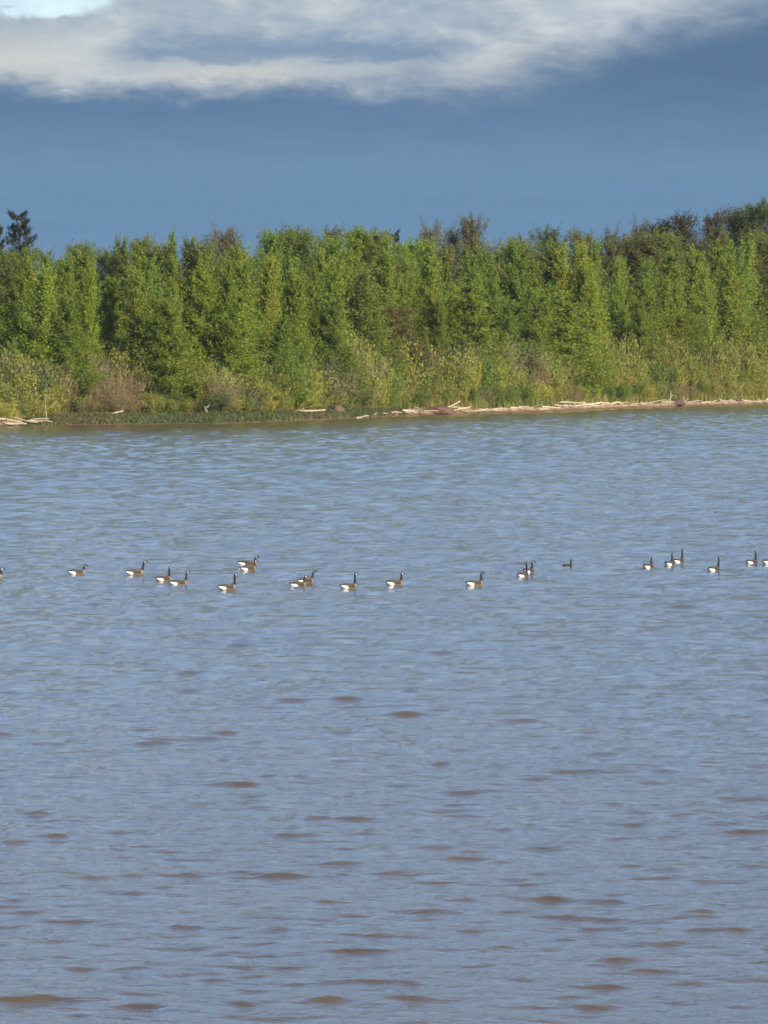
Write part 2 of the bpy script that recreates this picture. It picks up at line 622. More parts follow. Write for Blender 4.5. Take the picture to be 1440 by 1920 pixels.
def make_tree(seed, H=14.0, Rm=3.0, cb=0.10, leaders=1, nb=62, lpb=110, prof=0.75, up=(35, 68), leaf=(0.175, 0.095), spread=0.30, droop=0.0, twig=M_BARK, dens=1.0, limb_r=0.022, streak=2.0):
    """returns (trunk mesh, crown mesh) of one tree: tapering stems, rising limbs, leaves strung along the limbs"""
    rs = np.random.default_rng(seed)
    g = Geo()
    lc, ld = [], []
    for q in range(leaders):
        if q == 0:
            base, top, hr, rr = np.zeros(3), np.array([rs.normal() * 0.25, rs.normal() * 0.25, H * 0.97]), 1.0, 1.0
        else:
            a = rs.uniform(0, 2 * math.pi)
            d = Rm * rs.uniform(0.35, 0.7)
            hr = rs.uniform(0.5, 0.84)
            rr = rs.uniform(0.45, 0.7)
            base = np.array([math.cos(a), math.sin(a), 0]) * 0.12
            top = np.array([math.cos(a) * d, math.sin(a) * d, H * hr])
        pts = stem_pts(base, top, 0.35, rs)
        r0 = 0.0105 * H * (1.0 if q == 0 else 0.7)
        g.tube(pts, r0 * (1 - np.linspace(0, 1, 9)) ** 0.8 + 0.012, 7)
        nbq = int(nb * (1.0 if leaders == 1 else 0.55 if q else 0.8))
        for b in range(nbq):
            t = cb + (0.985 - cb) * ((b + rs.uniform(0, 1)) / nbq) ** 0.9
            a = b * 2.39996 + rs.uniform(-0.5, 0.5)
            pr = (1 - (t - cb) / (1 - cb)) ** prof
            pr *= min(1.0, 0.55 + (t - cb) * 3.0)
            L = Rm * rr * (pr * rs.uniform(0.62, 1.15) + 0.05)
            e = R(up[0] + (up[1] - up[0]) * t + rs.uniform(-9, 9))
            i = t * 8
            i0 = min(7, int(i))
            st0 = pts[i0] * (1 - (i - i0)) + pts[i0 + 1] * (i - i0)
            out = np.array([math.cos(a), math.sin(a), 0])
            tt = np.linspace(0, 1, 5)[:, None]
            run = L * tt
            rise_ = L * math.tan(e) * (0.55 * tt + 0.45 * tt ** 2) * 0.62 - droop * L * tt ** 2
            bp = st0 + out * run + np.array([0, 0, 1.0]) * rise_
            bp = bp + rs.normal(size=(5, 3)) * 0.05 * L * tt
            g.tube(bp, limb_r * (0.35 + L * 0.45) * (1 - 0.82 * tt[:, 0]) + 0.004, 4, cap=False)
            nl = int(4.6 * lpb * dens * (0.30 + L / Rm) * rs.uniform(0.7, 1.25))
            # leaves gather in sprays along the outer limb
            ns = max(3, nl // 16)
            u = np.clip(rs.beta(2.0, 1.15, ns), 0.06, 1.0)
            j = np.minimum(3, (u * 4).astype(int))
            fr = (u * 4 - j)[:, None]
            sc = bp[j] * (1 - fr) + bp[j + 1] * fr
            sc = sc + rs.normal(size=(ns, 3)) * spread * min(1.0, 0.22 + 1.1 * L / Rm)
            k = rs.integers(0, ns, nl)
            axis = bp[-1] - bp[1]
            axis /= np.linalg.norm(axis) + 1e-9
            al = rs.normal(size=(nl, 1)) * spread * streak
            lc.append(sc[k] + axis * al + rs.normal(size=(nl, 3)) * spread * min(0.38, 0.16 + 0.5 * L / Rm))
            ld.append(axis * 0.75 + rs.normal(size=(nl, 3)) * 0.62 + np.array([0, 0, -droop * 0.4]))
    Cc, Dd = np.vstack(lc), np.vstack(ld)
    keep = Cc[:, 2] > 0.3
    Cc, Dd = Cc[keep], Dd[keep]
    sz = rs.uniform(0.7, 1.3, len(Cc))
    v, f = leaves(Cc, Dd, leaf[0] * sz, leaf[1] * sz, rs, 1.3, True)
    zt = float(np.percentile(Cc[:, 2], 99.8))
    lowr = np.hypot(Cc[:, 0], Cc[:, 1])[Cc[:, 2] < 0.55 * H]
    return g.mesh('trunk', [twig], True), mesh_np('crown', v, f, [M_LEAF], False), zt, float(np.percentile(lowr, 88))


PROTO = {
    'cone': [make_tree(100 + i, 14, 3.0, 0.05, 1, 90, 122, 1.5, streak=1.7) for i in range(4)],
    'flame': [make_tree(120 + i, 14, 2.7, 0.07, 2, 66, 122, 1.4, up=(44, 72)) for i in range(3)],
    'spire': [make_tree(140 + i, 14, 2.2, 0.07, 1, 84, 108, 1.3, up=(48, 74), spread=0.26) for i in range(2)],
    'round': [make_tree(160 + i, 14, 3.6, 0.28, 2, 66, 120, 0.42, up=(12, 56), spread=0.34, streak=0.8) for i in range(2)],
    'bare': [make_tree(180 + i, 14, 3.6, 0.30, 2, 96, 70, 0.38, up=(10, 50), spread=0.36, leaf=(0.16, 0.08), twig=M_TWIG, limb_r=0.03, streak=0.8) for i in range(2)],
    'ragged': [make_tree(200 + i, 14, 2.6, 0.35, 1, 34, 85, 0.30, up=(-10, 30), spread=0.17, leaf=(0.26, 0.07), streak=1.2) for i in range(2)],
}
ORD = ['first', 'second', 'third', 'fourth', 'fifth', 'sixth', 'seventh', 'eighth', 'ninth', 'tenth', 'eleventh', 'twelfth', 'thirteenth',
       'fourteenth', 'fifteenth', 'sixteenth', 'seventeenth', 'eighteenth', 'nineteenth', 'twentieth']


def plant_tree(name, px, s, ytop, hw, kind, color, label, group, seed, cat='tree', ztop=None):
    X, Y, z = spot(px, s)
    rs = random.Random(seed)
    tm, cm, zt, rad = PROTO[kind][rs.randrange(len(PROTO[kind]))]
    H = (top_z(ytop, Y) if ztop is None else ztop) - z
    sz = H / zt
    sx = (hw / F * Y) / rad
    root = bpy.data.objects.new(name, None)
    COL.objects.link(root)
    root.empty_display_size = 0.5
    root.location = (X, Y, z - 0.08)
    root.rotation_euler = (0, 0, rs.uniform(0, 6.28))
    root.scale = (sx, sx, sz)
    tag(root, label, cat, group)
    obj('trunk', tm, root)
    c = obj('crown', cm, root)
    v = rs.uniform(0.84, 1.16)
    w = rs.uniform(0.94, 1.07)
    c.color = (color[0] * v * w, color[1] * v, color[2] * v, 1)
    return root


GREEN = (0.196, 0.248, 0.044)
DEEP = (0.166, 0.232, 0.048)
YELL = (0.228, 0.262, 0.042)
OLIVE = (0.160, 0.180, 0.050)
SHADY = (0.135, 0.172, 0.046)  # shade put into the leaf colour, sets rear trees behind the sunlit front
BROWN = (0.140, 0.115, 0.055)
GREYB = (0.165, 0.145, 0.100)
DARK = (0.045, 0.055, 0.035)

# front rank: lower conical trees that stand out of the thicket, read from the photo one by one
front = [
    (18, 15, 640, 30, 'flame', DEEP, 'low dark green tree at the left edge beneath the lone ragged tree'),
    (84, 17, 505, 44, 'flame', GREEN, 'broad bright green tree nearest the left edge beside a dark hollow'),
    (132, 14, 553, 44, 'cone', GREEN, 'pointed green tree standing forward above the left end of the sedge bank'),
    (182, 22, 497, 26, 'spire', YELL, 'narrow yellow green tree between two dark hollows on the left'),
    (258, 20, 506, 40, 'flame', GREEN, 'tall pointed tree with sunlit right edge behind the bleached upright stick'),
    (316, 15, 560, 50, 'cone', GREEN, 'wide cone shaped tree whose bright flank meets the deepest dark hollow'),
    (452, 19, 540, 38, 'flame', GREEN, 'green tree on the right side of the deepest dark hollow'),
    (520, 15, 596, 40, 'cone', DEEP, 'squat deep green tree low in the thicket above yellow reeds'),
    (576, 18, 523, 38, 'spire', GREEN, 'slim light tipped tree above the log lying on the sedge flat'),
    (628, 17, 560, 40, 'cone', DEEP, 'dark green conical tree just left of the rusty leaved tree'),
    (688, 24, 505, 46, 'flame', OLIVE, 'olive leafy tree behind the rusty leaved tree'),
    (738, 15, 572, 44, 'round', (0.185, 0.160, 0.062), 'rusty olive tree in the middle of the thicket, browner than its neighbours'),
    (815, 18, 560, 18, 'spire', GREEN, 'very small slender tree at the foot of the tall central hollow'),
    (886, 14, 528, 52, 'cone', GREEN, 'large cone shaped tree right of the tall central hollow'),
    (948, 19, 570, 36, 'flame', DEEP, 'dark leafy tree tucked between two large cones right of centre'),
    (1002, 17, 548, 36, 'spire', GREEN, 'slender tree leaning on the left flank of the broadest cone'),
    (1056, 12, 548, 60, 'cone', GREEN, 'broadest cone shaped tree, its flank lit against the dark hollow at its right'),
    (1110, 22, 505, 28, 'spire', YELL, 'sunlit narrow tree rising behind the broadest cone'),
    (1156, 24, 487, 24, 'spire', GREEN, 'tall thin spire shaped tree standing in the dark hollow right of the broadest cone'),
    (1204, 14, 560, 28, 'cone', GREEN, 'small pointed tree in front of the thin spire shaped tree'),
    (1244, 20, 520, 36, 'flame', YELL, 'yellowish tree below the plum coloured bare tops'),
    (1296, 16, 590, 38, 'round', DEEP, 'low rounded dark tree in front of the right hand thicket'),
    (1352, 20, 482, 46, 'cone', YELL, 'tall sunny cone shaped tree near the right edge'),
    (1412, 18, 600, 34, 'flame', OLIVE, 'short olive tree by the dark hollow at the right edge'),
]
for i, (px, s, yt, hw, kd, c, lb) in enumerate(front):
    plant_tree('thicket_tree', px, s, yt, hw * 1.25, kd, c, lb, 'front trees of the thicket', 300 + i)

# landmarks on the skyline that the labels of the crowded ranks refer to
LAND = [(38, 'lone ragged tree'), (420, 'brown domed crown'), (742, 'black knotted treetop'), (882, 'brown peaked crown'),
        (1025, 'grey green crown'), (1195, 'plum coloured bare top'), (1332, 'dark twin peak'), (1424, 'corner crown')]


class Placer:
    """labels for a crowd: which one it is, counted from the nearest landmark"""
    def __init__(self, text):
        self.text, self.items = text, []

    def add(self, o, px):
        self.items.append((px, o))

    def done(self):
        by = {}
        for px, o in self.items:
            lx, nm = min(LAND, key=lambda l: abs(l[0] - px))
            by.setdefault((nm, px < lx), []).append((abs(px - lx), o))
        for (nm, left), v in by.items():
            v.sort(key=lambda a: a[0])
            for k, (_, o) in enumerate(v):
                o['label'] = f"{self.text}, {ORD[k]} to the {'left' if left else 'right'} of the {nm}"


pl_mid = Placer('tall main rank tree')
pl_low = Placer('pointed second rank tree')
i = 0
for plc, y0, dy, s0, w0, stp in ((pl_low, 524, 30, 25.0, 42, 56), (pl_mid, 475, 20, 35.0, 43, 42)):
    px = -70.0
    while px < 1520:
        yt = y0 + random.uniform(-dy, dy) - (12 if 480 < px < 720 else 0) - (8 if px > 1300 else 0)
        # the dark hollows between the front trees stay open
        hollow = any(abs(px - h) < (17 if plc is pl_low else 13) for h in (8, 155, 222, 398, 838, 1146, 1432))
        if not hollow:
            kd = random.choice(['flame', 'cone', 'cone', 'spire'])
            c = random.choice([GREEN, GREEN, YELL, DEEP])
            o = plant_tree('thicket_tree', px, s0 + random.uniform(-2.5, 2.5), yt, w0 * random.uniform(0.9, 1.3), kd, c, 'x',
                           'second rank of the thicket' if plc is pl_low else 'main rank of the thicket', 500 + i)
            plc.add(o, px)
        px += stp * random.uniform(0.8, 1.2)
        i += 1
pl_low.done()
pl_mid.done()

pl_rear = Placer('rear rank treetop')
px = -85.0
i = 0
while px < 1530:
    yt = 464 + random.uniform(-16, 14) + (6 if 60 < px < 320 else 0)
    if 490 < px < 720:
        yt -= 18
    if 960 < px < 1100:
        yt -= 6
    yt -= max(0.0, (px - 1060) / 380 * 40)
    s = random.uniform(46, 58)
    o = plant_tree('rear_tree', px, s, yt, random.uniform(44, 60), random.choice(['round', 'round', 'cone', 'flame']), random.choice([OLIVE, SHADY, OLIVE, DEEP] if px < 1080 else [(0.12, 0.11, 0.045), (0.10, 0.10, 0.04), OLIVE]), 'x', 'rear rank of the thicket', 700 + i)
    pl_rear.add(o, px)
    px += random.uniform(27, 38)
    i += 1
pl_rear.done()

skyline = [
    (38, 398, 34, 'ragged', DARK, 'lone ragged dark tree with drooping limbs above the left end of the skyline'),
    (2, 418, 20, 'ragged', DARK, 'dark ragged treetop cut by the left edge beside the lone ragged tree'),
    (150, 458, 30, 'round', OLIVE, 'low olive crown on the skyline right of the lone ragged tree'),
    (214, 450, 22, 'spire', OLIVE, 'small dark tuft on the skyline above the two left hollows'),
    (272, 447, 34, 'round', OLIVE, 'low olive dome on the skyline left of the thin green treetop'),
    (326, 436, 18, 'spire', DEEP, 'thin green treetop poking over the skyline left of the brown domed crown'),
    (420, 429, 44, 'bare', BROWN, 'brown domed half bare crown on the skyline'),
    (508, 436, 36, 'round', GREEN, 'bright green rounded crown right of the brown domed crown'),
    (562, 430, 32, 'round', OLIVE, 'olive crown with a flat top, first of three level crowns'),
    (616, 431, 30, 'round', (0.11, 0.10, 0.035), 'brownish crown in the middle of three level crowns'),
    (664, 431, 34, 'round', YELL, 'yellow green crown, last of three level crowns'),
    (742, 434, 16, 'ragged', DARK, 'small black knotted treetop against the dark blue cloud'),
    (804, 419, 42, 'bare', GREYB, 'pale grey leafless dome of twigs left of the brown peaked crown'),
    (850, 428, 26, 'bare', BROWN, 'half bare brown crown squeezed beside the brown peaked crown'),
    (884, 408, 30, 'round', (0.135, 0.115, 0.06), 'brown peaked crown, tallest on the middle skyline'),
    (975, 448, 36, 'round', OLIVE, 'low dark crown in the dip left of the grey green crown'),
    (1025, 430, 32, 'round', (0.075, 0.095, 0.045), 'grey green leaning crown right of the dip in the skyline'),
    (1098, 436, 42, 'round', (0.135, 0.135, 0.055), 'broad brownish crown between the grey green crown and the plum tops'),
    (1150, 430, 28, 'bare', (0.12, 0.095, 0.05), 'thin twiggy crown just left of the plum coloured bare top'),
    (1194, 416, 30, 'bare', (0.10, 0.085, 0.055), 'plum coloured bare top above the yellowish tree'),
    (1240, 420, 34, 'round', (0.085, 0.075, 0.032), 'dark brown dense crown right of the plum coloured bare top'),
    (1283, 404, 36, 'round', (0.09, 0.078, 0.048), 'dark spiky bare top, left one of the twin peaks'),
    (1332, 401, 30, 'round', (0.07, 0.062, 0.04), 'dark pointed crown, right one of the twin peaks'),
    (1384, 396, 44, 'round', (0.085, 0.078, 0.03), 'big brownish crown below the corner crown at right'),
    (1428, 382, 48, 'round', (0.08, 0.105, 0.035), 'highest green crown of the skyline, in the corner at the right edge'),
    (1500, 386, 55, 'round', (0.08, 0.09, 0.03), 'large crown continuing the skyline past the right edge'),
    (-60, 450, 50, 'round', OLIVE, 'olive crown continuing the skyline past the left edge'),
]
for i, (px, yt, hw, kd, c, lb) in enumerate(skyline):
    s = 75 + (i * 37) % 22
    plant_tree('skyline_tree', px, s, yt - 3, hw * 1.05, kd, c, lb, 'tall trees along the skyline', 900 + i)

# ------------------------------------------------------------------ shrubs
def make_shrub(seed, H=4.0, Rm=2.0, stems=16, lps=130, leaf=(0.22, 0.11), twiggy=0.0, mat=M_BARK):
    rs = np.random.default_rng(seed)
    g = Geo()
    lc, ld = [], []
    for q in range(stems):
        a = q * 2.39996 + rs.uniform(-0.4, 0.4)
        d = Rm * math.sqrt((q + 0.5) / stems) * rs.uniform(0.8, 1.1)
        h = H * (1 - 0.42 * (d / Rm) ** 1.6) * rs.uniform(0.72, 1.05)
        out = np.array([math.cos(a), math.sin(a), 0])
        t = np.linspace(0, 1, 6)[:, None]
        p = out * (0.25 * rs.uniform(0.2, 1) + d * t ** 0.8) + np.array([0, 0, 1.0]) * h * t ** 0.9
        p = p + rs.normal(size=(6, 3)) * 0.05 * H * t
        g.tube(p, 0.035 * (1 - 0.8 * t[:, 0]) * rs.uniform(0.7, 1.2) + 0.006, 4, cap=False)
        for w in range(5 if twiggy else 3):
            u = rs.uniform(0.3, 0.95)
            j = min(4, int(u * 5))
            p0 = p[j] + (p[j + 1] - p[j]) * (u * 5 - j)
            dv = out * rs.uniform(-0.2, 0.8) + rs.normal(size=3) * 0.5 + np.array([0, 0, 0.9])
            p1 = p0 + dv * H * 0.14
            p2 = p1 + (dv + rs.normal(size=3) * 0.4) * H * 0.08
            g.tube(np.array([p0, p1, p2]), [0.02, 0.013, 0.006], 4, cap=False)
        nl = int(lps * (1 - twiggy) * rs.uniform(0.7, 1.3))
        u = np.clip(rs.beta(1.5, 1.05, nl), 0.03, 0.999)
        j = np.minimum(4, (u * 5).astype(int))
        fr = (u * 5 - j)[:, None]
        c = p[j] * (1 - fr) + p[j + 1] * fr
        clump = rs.normal(size=(8, 3)) * 0.26 * Rm / 2
        c = c + clump[rs.integers(0, 8, nl)] + rs.normal(size=(nl, 3)) * 0.16
        lc.append(c)
        ld.append(rs.normal(size=(nl, 3)) * 0.6 + out * 0.3 + np.array([0, 0, 0.7]))
    Cc, Dd = np.vstack(lc), np.vstack(ld)
    k = Cc[:, 2] > 0.05
    sz = rs.uniform(0.65, 1.35, k.sum())
    v, f = leaves(Cc[k], Dd[k], leaf[0] * sz, leaf[1] * sz, rs)
    return g.mesh('stems', [mat], True), mesh_np('foliage', v, f, [M_LEAF], False)


SHRUB = {
    'leafy': [make_shrub(20 + i, 4, 2.0, 18, 190) for i in range(4)],
    'willow': [make_shrub(40 + i, 4, 1.6, 16, 190, (0.30, 0.075)) for i in range(3)],
    'twiggy': [make_shrub(60 + i, 4, 1.8, 26, 120, (0.16, 0.08), 0.35, M_TWIG) for i in range(3)],
}
SH_TXT = {
    'olive': ('leafy', (0.262, 0.268, 0.072), 'olive green leafy shrub'),
    'green': ('leafy', (0.150, 0.215, 0.048), 'fresh green leafy shrub'),
    'yellow': ('willow', (0.315, 0.320, 0.074), 'yellow green willow shrub'),
    'tan': ('twiggy', (0.265, 0.225, 0.115), 'tan twiggy shrub with thinning leaves'),
    'rust': ('twiggy', (0.265, 0.20, 0.08), 'rusty orange tinged shrub'),
    'dark': ('leafy', (0.11, 0.14, 0.05), 'dark green leafy shrub'),
}
SHORE_LAND = [(20, 'driftwood at the left edge'), (160, 'small forked snag'), (303, 'bleached upright stick'), (388, 'white forked stump'),
              (575, 'log on the sedge flat'), (826, 'reddish root mound'), (1060, 'humped driftwood log'), (1262, 'dark tangled drift heap'), (1430, 'right edge')]
shrub_items = {}


def plant_shrub(px, s, h, hw, kd, seed, row):
    form, c, txt = SH_TXT[kd]
    X, Y, z = spot(px, s)
    rs = random.Random(seed)
    sm, fm = SHRUB[form][rs.randrange(len(SHRUB[form]))]
    root = bpy.data.objects.new('shrub', None)
    COL.objects.link(root)
    root.location = (X, Y, z - 0.05)
    root.rotation_euler = (0, 0, rs.uniform(0, 6.28))
    sx = hw / 2.0
    root.scale = (sx, sx, h / 4.0)
    tag(root, 'x', 'shrub', f'{row} shrubs along the shore')
    obj('stems', sm, root)
    f = obj('foliage', fm, root)
    v = rs.uniform(0.85, 1.18)
    f.color = (c[0] * v * rs.uniform(0.93, 1.1), c[1] * v, c[2] * v, 1)
    shrub_items.setdefault((txt, row), []).append((px, root))


def kind_for(px, row):
    r = random.random()
    if row == 'tall back':
        if px < 130:
            return 'dark' if r < 0.5 else 'olive'
        if px < 470:
            return 'tan' if r < 0.45 else ('olive' if r < 0.85 else 'rust')
        if px < 640:
            return 'dark' if r < 0.45 else ('green' if r < 0.75 else 'olive')
        if px < 1000:
            return 'olive' if r < 0.6 else ('tan' if r < 0.8 else 'dark')
        return 'olive' if r < 0.55 else ('green' if r < 0.75 else ('tan' if r < 0.9 else 'dark'))
    if px < 90:
        return 'yellow' if r < 0.5 else 'olive'
    if px < 270:
        return 'rust' if r < 0.45 else ('tan' if r < 0.8 else 'yellow')
    if px < 350:
        return 'green' if r < 0.5 else 'olive'
    if px < 480:
        return 'tan' if r < 0.4 else ('olive' if r < 0.8 else 'dark')
    if px < 590:
        return 'yellow' if r < 0.7 else 'olive'
    if px < 690:
        return 'green' if r < 0.45 else ('olive' if r < 0.8 else 'tan')
    if px < 1000:
        return 'yellow' if r < 0.3 else ('green' if r < 0.55 else ('olive' if r < 0.85 else 'tan'))
    return 'yellow' if r < 0.42 else ('olive' if r < 0.75 else ('green' if r < 0.88 else 'rust'))


k = 0
for row, step_, s0, h0, w0 in (('tall back', 32, 11.0, 5.6, 2.5), ('middle', 28, 7.5, 4.0, 2.0), ('low front', 24, 4.6, 2.2, 1.5)):
    px = -40.0
    while px < 1485:
        X, Y, z = spot(px, 5)
        onflat = (1 - sstep(-4, 3, X)) * sstep(-34, -30, X)
        s = s0 + 8.5 * onflat * (0.9 if row == 'low front' else 0.75) + random.uniform(-0.9, 0.9)
        hs = 1.05 if px < 640 else 1.34
        plant_shrub(px, s, h0 * hs * random.uniform(0.75, 1.2), w0 * random.uniform(0.8, 1.2), kind_for(px, row), 2000 + k, row)
        px += step_ * random.uniform(0.7, 1.2)
        k += 1
for (txt, row), v in shrub_items.items():
    by = {}
    for px, o in v:
        lx, nm = min(SHORE_LAND, key=lambda l: abs(l[0] - px))
        by.setdefault((nm, px < lx), []).append((abs(px - lx), o))
    for (nm, left), w in by.items():
        w.sort(key=lambda a: a[0])
        side = 'left' if left else 'right'
        for q, (_, o) in enumerate(w):
            if nm == 'right edge':
                pos = f"{ORD[q]} from the right edge"
                if not left:
                    pos = f"cut by the right edge, {ORD[q]} one"
            else:
                pos = f"{ORD[q]} {side} of {nm}"
            o['label'] = f"{txt}, {row} row, {pos}".replace('tan twiggy shrub with thinning leaves', 'tan twiggy shrub')

# ------------------------------------------------------------------ reeds and sedge (uncountable)
def blades(name, n, sx_rng, sfun, hfun, lean, wd, seed, cols, label, cat):
    rs = np.random.default_rng(seed)
    X = rs.uniform(*sx_rng, n)
    s = sfun(X, rs)
    keep = s > 0.15
    X, s = X[keep], s[keep]
    n = len(X)
    Y = shore(X) + s
    Z = ground_z(X, Y) - 0.02
    patch = 0.6 + 0.4 * np.sin(X * 0.9 + 1.3 * np.sin(X * 0.37)) * np.sin(Y * 0.8 + X * 0.3)
    h = hfun(X, s, rs) * (0.55 + 0.6 * patch) * rs.uniform(0.6, 1.2, n)
    a = rs.uniform(0, 2 * np.pi, n)
    ln = h * lean * rs.uniform(0.2, 1, n)
    B = np.stack([X, Y, Z], 1)
    sd_ = np.stack([np.cos(a + 1.57), np.sin(a + 1.57), np.zeros(n)], 1) * wd * 0.5
    M_ = B + np.stack([np.cos(a) * ln * 0.35, np.sin(a) * ln * 0.35, h * 0.6], 1)
    T_ = B + np.stack([np.cos(a) * ln, np.sin(a) * ln, h], 1)
    V = np.stack([B - sd_, B + sd_, M_ + sd_ * 0.8, M_ - sd_ * 0.8, T_ + sd_ * 0.12, T_ - sd_ * 0.12], 1).reshape(-1, 3)
    b = np.arange(n)[:, None] * 6
    Fc = np.concatenate([b + [0, 1, 2, 3], b + [3, 2, 4, 5]], 0)
    cols = np.array(cols)
    # colour drifts from stand to stand
    w = 0.5 + 0.5 * np.sin(X * 0.45 + 2 * np.sin(X * 0.17)) + rs.normal(0, 0.28, n)
    ci = np.clip((w * len(cols)).astype(int), 0, len(cols) - 1)
    cc = cols[ci] * rs.uniform(0.75, 1.25, (n, 1))
    me = mesh_np(name, V, Fc, [M_REED])
    color_attr(me, np.repeat(cc, 6, 0))
    return tag(obj(name, me), label, cat, kind='stuff')


def reed_mat():
    m, t, out = new_mat('reed_blades')
    a = t.new('ShaderNodeAttribute', attribute_name='col')
    p = t.new('ShaderNodeBsdfPrincipled')
    p.inputs['Roughness'].default_value = 0.6
    p.inputs['Specular IOR Level'].default_value = 0.2
    t.link(a.outputs['Color'], p.inputs['Base Color'])
    tr = t.new('ShaderNodeBsdfTranslucent')
    t.link(a.outputs['Color'], tr.inputs[0])
    mxs = t.new('ShaderNodeMixShader')
    mxs.inputs[0].default_value = 0.25
    t.link(p.outputs[0], mxs.inputs[1])
    t.link(tr.outputs[0], mxs.inputs[2])
    t.link(mxs.outputs[0], out.inputs[0])
    return m


M_REED = reed_mat()


def flat_of(X):
    return (1 - sstep(-4, 3, X)) * sstep(-34, -30, X)


blades('reeds', 30000, (-45, 60), lambda X, rs: rs.uniform(2.2, 7.5, len(X)) + 9.5 * flat_of(X), lambda X, s, rs: 1.25, 0.45, 0.055, 5,
       [(0.22, 0.21, 0.055), (0.29, 0.25, 0.075), (0.32, 0.26, 0.11), (0.15, 0.185, 0.045)],
       'yellow green reeds and tall grass along the foot of the shrubs', 'reeds')
blades('sedge', 38000, (-36, 2.5), lambda X, rs: rs.uniform(0.2, 12.5, len(X)) * flat_of(X), lambda X, s, rs: 0.55 * sstep(-0.5, 1.2, s), 0.8, 0.075, 6,
       [(0.105, 0.130, 0.048), (0.125, 0.142, 0.052), (0.140, 0.142, 0.056), (0.155, 0.130, 0.062)],
       'low dark green sedge covering the flat bank at the water', 'sedge')

# ------------------------------------------------------------------ driftwood
def make_log(seed, L=3.0, r=0.16, bend=0.18, stubs=2, root=False):
    rs = np.random.default_rng(seed)
    g = Geo()
    n = 12
    t = np.linspace(-0.5, 0.5, n)
    ph = rs.uniform(0, 6.28)
    pts = np.stack([t * L, bend * np.sin(t * 4 + ph), bend * 0.6 * np.cos(t * 3 + ph * 1.7)], 1)
    rad = r * (1.0 - 0.55 * (t + 0.5)) * (1 + 0.10 * rs.normal(size=n))
    if root:
        rad[:2] *= (1.9, 1.35)
    g.tube(pts, rad, 9)
    for q in range(stubs):
        i = int(rs.integers(2, n - 2))
        d = rs.normal(size=3)
        d[2] = abs(d[2]) + 0.3
        d[0] *= 0.6
        d /= np.linalg.norm(d)
        ln = rs.uniform(0.3, 0.8)
        g.tube(np.array([pts[i], pts[i] + d * ln * 0.5, pts[i] + d * ln + rs.normal(size=3) * 0.06]), [rad[i] * 0.5, rad[i] * 0.36, rad[i] * 0.15], 6)
    if root:
        for q in range(5):
            a = q * 1.26 + rs.uniform(-0.3, 0.3)
            d = np.array([-0.35, math.cos(a), math.sin(a)])
            g.tube(np.array([pts[0], pts[0] + d * 0.28, pts[0] + d * 0.5 + rs.normal(size=3) * 0.08]), [r * 0.7, r * 0.4, r * 0.14], 6)
    return g.mesh('driftwood_log', [M_WOOD], True)


LOGS = [make_log(1, 3.0, 0.15, 0.10, 1), make_log(2, 3.4, 0.17, 0.28, 2), make_log(3, 2.6, 0.19, 0.08, 1, True), make_log(4, 3.6, 0.13, 0.36, 3),
        make_log(5, 2.2, 0.20, 0.05, 0), make_log(6, 3.2, 0.15, 0.22, 2, True), make_log(7, 2.8, 0.12, 0.30, 2)]
log_items = []


def lay_log(px, s, which, sc=1.0, yaw=None, pitch=0.0, lift=0.0, tone=1.0, label=None, name='driftwood_log', rs=random):
    X, Y, z = spot(px, s)
    o = obj(name, LOGS[which])
    yaw = rs.uniform(-0.35, 0.35) + 0.55 if yaw is None else yaw
    o.rotation_euler = (rs.uniform(0, 6.28), pitch, yaw)
    o.scale = (sc, sc * 0.72, sc * 0.72)
    o.location = (X, Y, z + 0.09 * sc + lift)
    o.color = (tone, tone * 0.985, tone * 0.95, 1)
    tag(o, label, 'driftwood', 'driftwood along the water line')
    if label is None:
        log_items.append((px, o))
    return o


rl = random.Random(4)
px = 668.0
while px < 1470:
    which = rl.randrange(7)
    sc = rl.uniform(0.55, 1.0)
    yaw = rl.gauss(0.55, 0.28) if rl.random() < 0.85 else rl.uniform(-1.2, 1.4)
    lay_log(px, rl.uniform(0.5, 1.5), which, sc, yaw, rl.gauss(0, 0.05), rl.choice([0, 0, 0.05, 0.16]), rl.uniform(0.7, 1.25), rs=rl)
    px += rl.uniform(9, 21)
for (px, s, w, sc, yw, ln) in ((0, 0.9, 1, 1.25, 0.12, 0.0), (14, 0.5, 0, 1.2, 0.25, 0.02), (32, 1.3, 3, 1.1, -0.1, 0.1), (46, 0.8, 5, 1.1, 0.5, 0.0), (60, 1.2, 0, 1.0, 0.0, 0.15), (76, 0.7, 6, 0.9, 0.6, 0.0)):
    lay_log(px, s, w, sc, yw, 0.0, ln, rl.uniform(0.75, 1.0), rs=rl)
log_items.sort(key=lambda a: a[0])
LL = [(78, 'left end of the sedge bank'), (760, 'sandy gap where the sedge bank ends'), (826, 'reddish root mound'), (1060, 'humped driftwood log'), (1262, 'dark tangled drift heap'), (1440, 'right edge')]
by = {}
for px, o in log_items:
    lx, nm = min(LL, key=lambda l: abs(l[0] - px))
    by.setdefault((nm, px < lx), []).append((abs(px - lx), o))
for (nm, left), w in by.items():
    w.sort(key=lambda a: a[0])
    for q, (_, o) in enumerate(w):
        o['label'] = f"bleached driftwood log, {ORD[q]} {'left' if left else 'right'} of the {nm}"
lay_log(196, 11.2, 1, 1.05, 0.1, -0.06, 0.18, 1.15, 'pale curved branch lying at the back of the sedge bank', rs=rl)
lay_log(575, 9.0, 0, 1.25, 0.12, -0.10, 0.25, 1.25, 'single white log lying on the brown end of the sedge flat', rs=rl)
lay_log(1062, 1.2, 3, 1.25, 0.4, -0.18, 0.22, 1.15, 'humped driftwood log with a raised bent end', rs=rl)
lay_log(1100, 1.4, 1, 1.3, 0.5, 0.0, 0.12, 1.2, 'long smooth pale log lying past the humped one', rs=rl)
